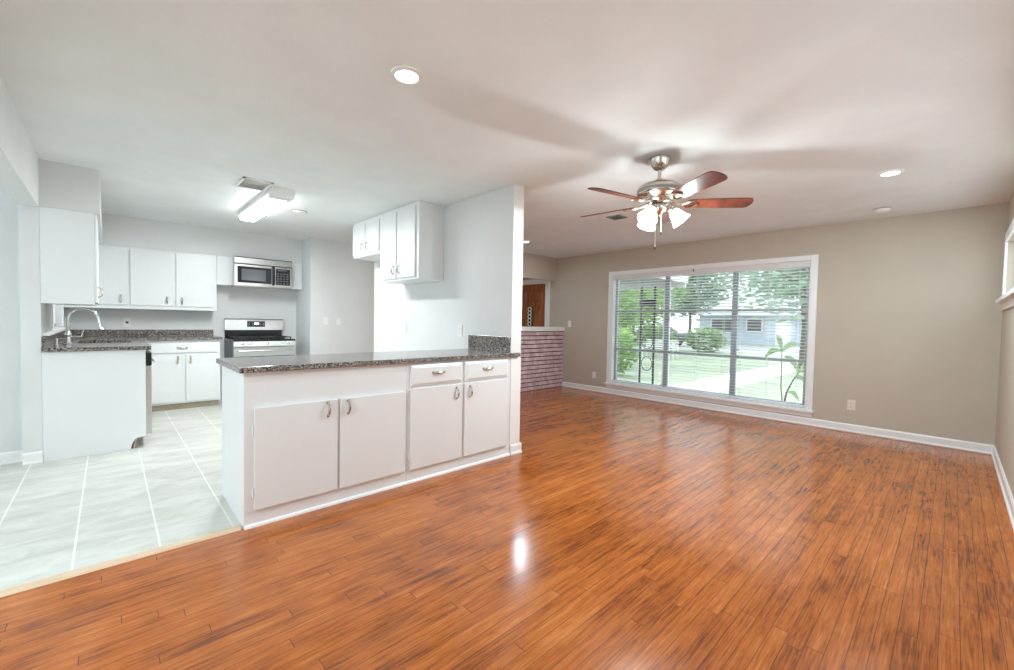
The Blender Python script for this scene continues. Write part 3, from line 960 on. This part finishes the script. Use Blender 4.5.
def blade(ang):
    a = math.radians(ang)
    R = T @ Matrix.Rotation(a, 4, 'Z')
    # iron
    ir = MB()
    P = R @ Matrix.Translation((0, 0, 2.118))
    pts = [P @ Vector(q) for q in ((.075, 0, 0), (.12, 0, -.012), (.16, 0, -.018), (.19, 0, -.016))]
    ir.tube(pts, [.013, .010, .009, .008], 8)
    B = R @ Matrix.Translation((.0, 0, 2.103)) @ Matrix.Rotation(math.radians(-14), 4, 'X')
    # scrolled plate holding the blade
    for sgn in (1, -1):
        q = [B @ Vector((.17+.11*s_, sgn*.045*math.sin(PI*s_)*(1-.2*s_)+0, -.006)) for s_ in [i/10 for i in range(11)]]
        ir.tube(q, .006, 6)
    ir.obox(B @ Matrix.Translation((.245, 0, -.006)), .07, .03, .005)
    # blade outline
    out = [(.20, -.040), (.235, -.052), (.34, -.060), (.52, -.066), (.615, -.066), (.640, -.058), (.655, -.032), (.660, 0), (.655, .032), (.640, .058), (.615, .066), (.52, .066), (.34, .060), (.235, .052), (.20, .040)]
    n = len(out)
    verts = [B @ Vector((x, y, z)) for z in (0, .007) for (x, y) in out]
    faces = [tuple(range(n-1, -1, -1)), tuple(range(n, 2*n))]+[(i, (i+1) % n, n+(i+1) % n, n+i) for i in range(n)]
    b_ = build('blade', MB().add(verts, faces), 'blade', t)
    build('blade_iron', ir, 'nickel', b_)
for k in range(5):
    blade(41+72*k)
build('light_kit', MB().lathe([(.05, 2.10), (.062, 2.09), (.062, 2.062), (.05, 2.045), (.032, 2.035), (.022, 2.01), (.012, 1.995), (.001, 1.99)], T, 28), 'nickel', t)
for ang in (30, 150, 270):
    a = math.radians(ang)
    R = T @ Matrix.Rotation(a, 4, 'Z')
    arm = MB().tube([R @ Vector(q) for q in ((.04, 0, 2.065), (.065, 0, 2.075), (.085, 0, 2.07), (.095, 0, 2.055))], .009, 8)
    # shade axis tilts outwards
    A = R @ Matrix.Translation((.088, 0, 2.062)) @ Matrix.Rotation(math.radians(-38), 4, 'Y') @ Matrix.Rotation(PI, 4, 'X')
    arm.lathe([(.020, -.012), (.028, .0), (.028, .022), (.026, .026)], A, 16)
    lk = build('lamp_arm', arm, 'nickel', t)
    prof = [(.026, .020), (.033, .028), (.040, .045), (.045, .066), (.050, .088), (.060, .110), (.069, .122),
            (.072, .139), (.062, .127), (.050, .102), (.043, .077), (.038, .052), (.031, .032), (.025, .024)]
    sh = MB()
    sh.lathe(prof[:7], A, 24)
    # open bell: drop the caps the lathe added
    sh.f = [f for f in sh.f if len(f) <= 4]; sh.smooth = [True]*len(sh.f)
    so = build('lamp_shade', sh, 'shade', t)
    sol = so.modifiers.new('thick', 'SOLIDIFY'); sol.thickness = .003
    bl = MB().lathe([(.012, .02), (.014, .04), (.024, .062), (.026, .078), (.018, .096), (.001, .102)], A, 14)
    build('bulb', bl, 'bulb', so)
    p = A @ Vector((0, 0, .112))
    lamp('fan_lamp', 'POINT', p, 34, (.84, .95, 1), shadow_soft_size=.03)
for (dx, dy, z1, nm) in ((-.004, -.03, 1.79, 0), (.03, -.012, 1.895, 1)):
    c = MB().tube([(FX+dx, FY+dy, 2.04), (FX+dx, FY+dy, z1)], .0028, 6)
    pc = build('pull_chain', c, 'nickel', t)
    build('chain_fob', MB().lathe([(.001, z1+.004), (.005, z1), (.007, z1-.012), (.005, z1-.024), (.001, z1-.028)], Matrix.Translation((FX+dx, FY+dy, 0)), 10), 'black', pc)

# ------------------------------------------------------------ recessed lights, detectors, vents
def can(x, y, label, r=.078):
    t = thing('recessed_light', label, 'ceiling light', (x, y, HC), None)
    T_ = Matrix.Translation((x, y, 0))
    ring = MB().lathe([(r*.72, HC-.001), (r*.74, HC-.010), (r*.92, HC-.010), (r, HC-.005), (r, HC-.001)], T_, 32)
    ring.f = [f for f in ring.f if len(f) <= 4]; ring.smooth = [True]*len(ring.f)
    build('trim_ring', ring, 'white', t)
    build('lens', MB().lathe([(r*.73, HC-.002), (r*.73, HC-.008), (.001, HC-.009)], T_, 32), 'lens', t)
can(-1.931, 1.10, 'lit recessed downlight over the peninsula side, largest in view')
can(-.389, 4.49, 'lit recessed downlight right of the fan, near the right wall')
can(-4.55, 4.64, 'small distant lit recessed downlight beside the dividing wall end')
t = thing('ceiling_sensor', 'small white disc sensor beside the kitchen fluorescent fitting', 'sensor', (-5.24, 1.62, HC))
build('housing', MB().lathe([(.075, HC-.001), (.075, HC-.010), (.06, HC-.022), (.001, HC-.024)], Matrix.Translation((-5.24, 1.62, 0)), 24), 'plastic', t)
build('mounting_ring', MB().lathe([(.079, HC-.001), (.079, HC-.005), (.075, HC-.005)], Matrix.Translation((-5.24, 1.62, 0)), 24), 'ventgrey', t)
t = thing('smoke_detector', 'white round smoke detector on the ceiling above the right of the window', 'smoke detector', (-.555, 5.79, HC))
build('housing', MB().lathe([(.07, HC-.001), (.07, HC-.012), (.062, HC-.028), (.045, HC-.036), (.001, HC-.038)], Matrix.Translation((-.555, 5.79, 0)), 28), 'plastic', t)
rg = MB().lathe([(.073, HC-.001), (.073, HC-.006), (.07, HC-.006)], Matrix.Translation((-.555, 5.79, 0)), 28)
build('mounting_ring', rg, 'ventgrey', t)

def vent(x0, x1, y0, y1, label, mat, along='x', n=7, dark=None):
    t = thing('ceiling_vent', label, 'vent', ((x0+x1)/2, (y0+y1)/2, HC))
    build('frame', MB().box(x0, x1, y0, y0+.02, HC-.010, HC-.001).box(x0, x1, y1-.02, y1, HC-.010, HC-.001).box(x0, x0+.02, y0, y1, HC-.010, HC-.001).box(x1-.02, x1, y0, y1, HC-.010, HC-.001), mat, t)
    build('duct_opening', MB().box(x0+.02, x1-.02 if dark else (x0+x1)/2, y0+.02, y1-.02, HC-.003, HC-.001), 'ventgrey' if dark is None else dark, t)
    s = MB()
    for k in range(n):
        if along == 'x':
            y = y0+.03+(y1-y0-.06)*k/(n-1)
            s.obox(Matrix.Translation(((x0+x1)/2, y, HC-.007)) @ Matrix.Rotation(math.radians(35), 4, 'X'), x1-x0-.04, .014, .0015)
        else:
            x = x0+.03+(x1-x0-.06)*k/(n-1)
            s.obox(Matrix.Translation((x, (y0+y1)/2, HC-.007)) @ Matrix.Rotation(math.radians(35), 4, 'Y'), .014, y1-y0-.04, .0015)
    build('louvres', s, mat, t)
    return t
vent(-4.66, -4.32, .87, 1.11, 'white ceiling air vent beside the kitchen fluorescent fitting', 'white', 'y', 12)
vent(-2.80, -2.63, 4.18, 4.36, 'small dark grey ceiling vent behind the fan', 'ventgrey', 'x', 6, 'slot')
# fluorescent fitting
t = thing('fluorescent_light', 'lit white box fluorescent fitting on the kitchen ceiling', 'ceiling light', (-5.15, 1.22, HC))
build('housing', MB().box(-5.86, -4.42, 1.12, 1.32, HC-.045, HC-.001), 'white', t, .004)
build('end_cap', MB().box(-4.58, -4.42, 1.125, 1.315, HC-.082, HC-.046), 'white', t, .004)
build('diffuser', MB().prism([(1.135, HC-.046), (1.138, HC-.070), (1.155, HC-.082), (1.285, HC-.082), (1.302, HC-.070), (1.305, HC-.046)], 'x', -5.84, -4.60), 'lens_kitchen', t)

# ------------------------------------------------------------ outlets and switches
def plate(name, label, cat, c_, normal, w_, h_, kind, mat='plastic'):
    cx_, cy_, cz = c_
    t = thing(name, label, cat, c_)
    def bx(du0, du1, dz0, dz1, o0, o1):
        if normal in ('+x', '-x'):
            s_ = 1 if normal == '+x' else -1
            return MB().box(cx_+s_*o0, cx_+s_*o1, cy_+du0, cy_+du1, cz+dz0, cz+dz1)
        s_ = 1 if normal == '+y' else -1
        return MB().box(cx_+du0, cx_+du1, cy_+s_*o0, cy_+s_*o1, cz+dz0, cz+dz1)
    build('cover_plate', bx(-w_/2, w_/2, -h_/2, h_/2, .001, .007), mat, t, .002)
    if kind == 'outlet':
        for dz in (-.022, .022):
            r_ = build('socket', bx(-.016, .016, dz-.014, dz+.014, .007, .010), mat, t, .002)
            build('slot', bx(-.008, -.005, dz-.005, dz+.006, .010, .0105), 'slot', r_)
            build('slot', bx(.005, .008, dz-.005, dz+.006, .010, .0105), 'slot', r_)
    elif kind == 'switch':
        build('toggle', bx(-.006, .006, -.012, .014, .007, .016), mat, t)
    elif kind == 'single':
        build('socket', bx(-.014, .014, -.014, .014, .007, .010), 'slot', t)
    return t
plate('wall_outlet', 'ivory outlet low on the wall right of the picture window', 'outlet', (-.79, YW, .315), '-y', .075, .118, 'outlet', 'ivory')
plate('wall_outlet', 'white outlet low on the wall between brick half wall and window', 'outlet', (-4.37, YW, .29), '-y', .075, .118, 'outlet')
plate('light_switch', 'white switch plate just above the brick ledge', 'switch', (-4.945, YW, 1.19), '-y', .075, .118, 'switch')
plate('light_switch', 'left white switch plate on the wall right of the range', 'switch', (XK2, 2.475, 1.165), '+x', .075, .118, 'switch')
plate('light_switch', 'right white switch plate on the wall right of the range', 'switch', (XK2, 2.675, 1.165), '+x', .075, .118, 'switch')
plate('wall_outlet', 'white outlet on the dividing wall under the tall wall cabinet', 'outlet', (-4.61, YP1, 1.10), '-y', .075, .118, 'outlet')
plate('wall_outlet', 'white outlet on the dividing wall above the granite worktop', 'outlet', (-3.50, YP1, 1.105), '-y', .075, .118, 'outlet')
plate('wall_outlet', 'white outlet above the backsplash between sink and range', 'outlet', (XKB, .176, 1.11), '+x', .075, .118, 'single')

# ------------------------------------------------------------ outside
GZ = -.35
def stuffless(o, label, cat, group=None):
    return tag(o, label, cat, group)
o = struct('floor_lawn', MB().box(-70, 40, YW+.16, 90, GZ-.1, GZ), 'grass', 'lawn outside the picture window')
o.name = 'floor_lawn'
struct('floor_street', MB().box(-70, 40, 27, 34.5, GZ, GZ+.01), 'asphalt', 'pale street across the lawn')
struct('floor_path', MB().box(-4.9, -3.7, YW+.17, 27, GZ, GZ+.012), 'concrete', 'pale concrete path to the street')
MAT['porchslab'] = paint('shaded_porch_concrete', (.16, .15, .15), .8, var=.3, nscale=3)  # porch-roof shade and dark bed both put into the slab colour
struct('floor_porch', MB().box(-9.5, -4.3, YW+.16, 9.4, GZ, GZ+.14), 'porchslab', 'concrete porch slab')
t = thing('porch_roof', 'flat grey porch roof edge above the left panes', 'porch roof', (-6.5, 8, 2.15))
build('soffit', MB().box(-9.5, -4.15, YW+.15, 9.3, 2.19, 2.25), 'grey_metal', t)
build('fascia', MB().box(-9.5, -4.13, 9.3, 9.36, 2.06, 2.28).box(-4.15, -4.09, YW+.15, 9.36, 2.14, 2.28), 'white', t)
t = thing('porch_trellis_post', 'dark iron porch post of two bars with a house plaque', 'porch post', (-4.83, 9, GZ+.14))
for x in (-5.0, -4.67):
    build('bar', MB().box(x-.017, x+.017, 8.98, 9.015, GZ+.14, 2.06), 'iron', t)
sc = MB()
for z in (.3, .8, 1.25):
    pts = [(-4.835+.13*math.sin(2*PI*i/16), 9.0, z+.16*math.cos(2*PI*i/16)) for i in range(17)]
    sc.tube(pts, .009, 6, False)
build('scrollwork', sc, 'iron', t)
build('plaque', MB().box(-5.04, -4.63, 8.955, 8.975, 1.62, 1.77), 'iron', t, .005)
t = thing('porch_column', 'slim white column beside the iron porch post', 'column', (-4.45, 9.15, GZ+.14))
build('shaft', MB().box(-4.52, -4.40, 9.1, 9.22, GZ+.22, 2.0), 'white', t, .006)
build('column_base', MB().box(-4.54, -4.38, 9.08, 9.24, GZ+.14, GZ+.22).box(-4.54, -4.38, 9.08, 9.24, 2.0, 2.06), 'white', t, .006)

def foliage(rnd, c_, rad, n, size, squash=.7):
    mb = MB()
    for _ in range(n):
        while True:
            p = Vector((rnd.uniform(-1, 1), rnd.uniform(-1, 1), rnd.uniform(-1, 1)))
            if .45 < p.length < 1:
                break
        p = Vector((p.x*rad[0], p.y*rad[1], p.z*rad[2]))+Vector(c_)
        M = Matrix.Translation(p) @ Matrix.Rotation(rnd.uniform(0, 2*PI), 4, 'Z') @ Matrix.Rotation(rnd.uniform(-1.2, 1.2), 4, 'X')
        s_ = size*rnd.uniform(.6, 1.3)
        q = [M @ Vector(w_) for w_ in ((-s_, 0, 0), (-s_*.3, s_*.4, 0), (s_*.5, s_*.35, 0), (s_, 0, 0), (s_*.5, -s_*.35, 0), (-s_*.3, -s_*.4, 0))]
        mb.add(q, [(0, 1, 2, 3, 4, 5)])
    return mb
def tree(x, y, h, crad, label, mat='leaf', n=1300, size=.22, seed=1):
    rnd = random.Random(seed)
    t = thing('tree', label, 'tree', (x, y, GZ), 'trees outside the picture window')
    tr_ = MB()
    tr_.tube([(x, y, GZ), (x+.05, y, GZ+h*.25), (x-.08, y+.05, GZ+h*.5), (x, y, GZ+h*.75)], [h*.018, h*.014, h*.011, h*.006], 10)
    for k in range(6):
        a = 2*PI*k/6+rnd.random()
        z0 = GZ+h*(.35+.06*k)
        tr_.tube([(x, y, z0), (x+math.cos(a)*crad*.35, y+math.sin(a)*crad*.35, z0+h*.12), (x+math.cos(a)*crad*.7, y+math.sin(a)*crad*.7, z0+h*.2)], [h*.011, h*.007, h*.003], 6)
    build('trunk', tr_, 'bark', t)
    cr_ = MB()
    for k in range(7):
        a = 2*PI*k/7
        cc = (x+math.cos(a)*crad*.5*(k > 0), y+math.sin(a)*crad*.5*(k > 0), GZ+h*(.62+.08*math.sin(k*2.1)))
        f_ = foliage(rnd, cc, (crad*.6, crad*.6, h*.3), n//7, size)
        cr_.add(f_.v, f_.f)
    build('crown', cr_, mat, t)
tree(-12.0, 20.0, 4.6, 2.9, 'bright green broad tree seen beyond the iron porch post', 'leaf', 4200, .15, 2)
tree(-9.3, 14.4, 3.7, 1.5, 'light green young tree at the far left edge of the picture window', 'leaf', 3000, .11, 3)
tree(-13.6, 31.6, 7.6, 3.3, 'big green tree behind the hedge seen through the middle panes', 'leaf_dark', 4600, .22, 4)
tree(-3.6, 17.5, 6.2, 2.9, 'blue-green tree overhanging the top right panes', 'leaf_dark', 4600, .12, 5)
tree(-9.5, 52, 12, 6.8, 'tall pale tree rising behind the blue house', 'leaf_dark', 4200, .36, 6)
tree(-26, 45, 10, 6.0, 'distant green tree far behind the tall hedge across the street', 'leaf', 3400, .36, 8)
for k, (x, y, r_, lab) in enumerate(((-12.5, 24.6, 1.2, 'left clipped hedge bush across the lawn, in front of the parked car'), (-9.9, 25.2, 1.15, 'right clipped hedge bush across the lawn, before the blue house'))):
    rnd = random.Random(20+k)
    mb = foliage(rnd, (x, y, GZ+.75), (r_, .8, .8), 900, .13)
    ob = build('hedge_bush', mb, 'leaf_hedge')
    tag(ob, lab, 'bush', 'hedge bushes across the lawn')
rnd = random.Random(77)
tag(build('tall_hedge', foliage(rnd, (-16.6, 27.0, 1.2), (3.4, .8, 1.7), 3000, .13), 'leaf'), 'tall loose green hedge seen beyond the porch through the left panes', 'hedge')
# low shrubs by the porch (left panes)
for k, (x, y, lab) in enumerate(((-8.0, 12.6, 'leafy green shrub in the lower left pane, the farther of two'), (-7.0, 11.1, 'leafy green shrub in the lower left pane, the nearer of two'))):
    rnd = random.Random(40+k)
    ob = build('garden_shrub', foliage(rnd, (x, y, GZ+.75), (.75, .6, .75), 800, .09), 'leaf')
    tag(ob, lab, 'shrub', 'shrubs by the porch')

# neighbour's house
t = thing('neighbour_house', 'single-storey blue-grey house with pale roof across the street', 'house', (-8.5, 40, GZ))
build('wall', MB().box(-15.5, -1.0, 38, 45, GZ, 2.15), 'siding', t)
build('roof', MB().prism([(37.2, 2.15), (45.8, 2.15), (45.8, 2.25), (41.5, 3.9), (37.2, 2.25)], 'x', -16.2, -.4), 'roofing', t)
build('fascia', MB().box(-16.2, -.4, 37.15, 37.2, 2.02, 2.27), 'white', t)
for x0, x1, z0, z1 in ((-14.4, -12.8, .7, 1.7), (-11.6, -10.6, .8, 1.7), (-7.2, -5.6, .6, 1.7), (-4.6, -3.0, .6, 1.7)):
    fr = build('window', MB().box(x0-.1, x1+.1, 37.92, 38, z0-.1, z1+.1), 'white', t)
    build('pane', MB().box(x0, x1, 37.89, 37.92, z0, z1), 'screen', fr)
dd = build('door', MB().box(-9.6, -8.6, 37.93, 38, GZ, 1.75), 'white', t)
# garage apron / lawn strip
struct('floor_drive', MB().box(-9.0, -4.5, 34.5, 38, GZ, GZ+.012), 'concrete', 'pale drive of the house across the street')

# parked car
def car(x, y, label):
    t = thing('parked_car', label, 'car', (x, y, GZ))
    prof = [(-2.15, .35), (-2.1, .72), (-1.75, .86), (-1.15, .92), (-.55, 1.36), (.75, 1.40), (1.45, .98), (2.05, .92), (2.2, .6), (2.15, .32)]
    build('body', MB().prism([(x+p, GZ+.03+q) for p, q in prof], 'y', y-.85, y+.85), 'carpaint', t, .06, 3)
    glass = [(-1.0, .95), (-.5, 1.30), (.7, 1.33), (1.25, .98)]
    build('side_window', MB().prism([(x+p, GZ+.03+q) for p, q in glass], 'y', y-.858, y+.858), 'screen', t)
    for dx in (-1.35, 1.35):
        for dy in (-.84, .84):
            wh = build('wheel', MB().lathe([(.001, -.1), (.30, -.1), (.33, -.07), (.33, .07), (.30, .1), (.001, .1)], Matrix.Translation((x+dx, y+dy, GZ+.345)) @ Matrix.Rotation(PI/2, 4, 'X'), 20), 'rubber', t)
            build('hubcap', MB().lathe([(.001, -.115), (.17, -.11), (.18, -.1)], Matrix.Translation((x+dx, y+dy, GZ+.345)) @ Matrix.Rotation(PI/2 if dy < 0 else -PI/2, 4, 'X') @ Matrix.Rotation(PI, 4, 'X'), 16), 'steel', wh)
    return t
car(-15.2, 29.5, 'dark car parked on the street seen behind the white garden bench')

# white garden bench
bx_, by_ = -9.3, 18.5
t = thing('garden_bench', 'white metal garden bench standing on the lawn', 'bench', (bx_, by_, GZ))
for dx in (-.75, .75):
    build('leg', MB().tube([(bx_+dx, by_-.22, GZ), (bx_+dx, by_-.22, GZ+.64), (bx_+dx, by_+.2, GZ+.64), (bx_+dx, by_+.22, GZ)], .025, 8), 'white', t)
s = MB()
for k in range(5):
    s.box(bx_-.78, bx_+.78, by_-.22+k*.09, by_-.16+k*.09, GZ+.42, GZ+.445)
build('seat', s, 'white', t)
s = MB()
for k in range(4):
    s.box(bx_-.78, bx_+.78, by_+.22, by_+.25, GZ+.50+k*.10, GZ+.56+k*.10)
build('backrest', s, 'white', t)

# plant close to the window, at the right
px_, py_ = -1.72, 7.25
t = thing('garden_plant', 'young broad-leaved plant outside the lower right pane', 'plant', (px_, py_, GZ))
build('stem', MB().tube([(px_, py_, GZ), (px_+.02, py_, .0), (px_+.06, py_, .25), (px_+.14, py_, .45), (px_+.2, py_, .56)], [.016, .014, .012, .009, .006], 8).tube([(px_+.02, py_, .0), (px_-.02, py_+.02, .3), (px_-.03, py_+.03, .85)], [.009, .008, .005], 8), 'bark', t)
def big_leaf(base, tip, wid, up_=(0, 0, 1)):
    base = Vector(base); tip = Vector(tip); d = tip-base
    side = d.cross(Vector((0, 1, .3))).normalized()
    mb = MB(); vs = []; n = 8
    for i in range(n+1):
        s_ = i/n
        c_ = base+d*s_+Vector((0, 0, .06*math.sin(PI*s_)))
        w_ = wid*math.sin(PI*min(1, s_*.92+.08))**.8
        vs += [c_-side*w_, c_+Vector((0, 0, -.01)), c_+side*w_]
    fs = []
    for i in range(n):
        for k in range(2):
            fs.append((i*3+k, i*3+k+1, i*3+k+4, i*3+k+3))
    return mb.add(vs, fs, True)
for b_, tp, w_ in (((px_+.2, py_, .56), (px_+.02, py_-.05, .78), .045), ((px_+.2, py_, .56), (px_+.33, py_+.05, .60), .05), ((px_+.14, py_, .45), (px_+.30, py_, .40), .04), ((px_+.06, py_, .25), (px_+.2, py_+.1, .12), .035), ((px_-.03, py_+.03, .85), (px_-.28, py_+.1, .72), .04), ((px_-.03, py_+.03, .85), (px_+.22, py_, .95), .04), ((px_-.03, py_+.03, .85), (px_-.1, py_, 1.08), .035)):
    build('leaf', big_leaf(b_, tp, w_), 'leaf_hedge', t)
t = thing('garden_stake', 'thin dark metal stake standing in the lawn', 'stake', (-3.35, 10.0, GZ))
build('rod', MB().tube([(-3.35, 10.0, GZ), (-3.35, 10.0, .62), (-3.30, 10.0, .70), (-3.22, 10.0, .68)], .012, 8), 'iron', t)
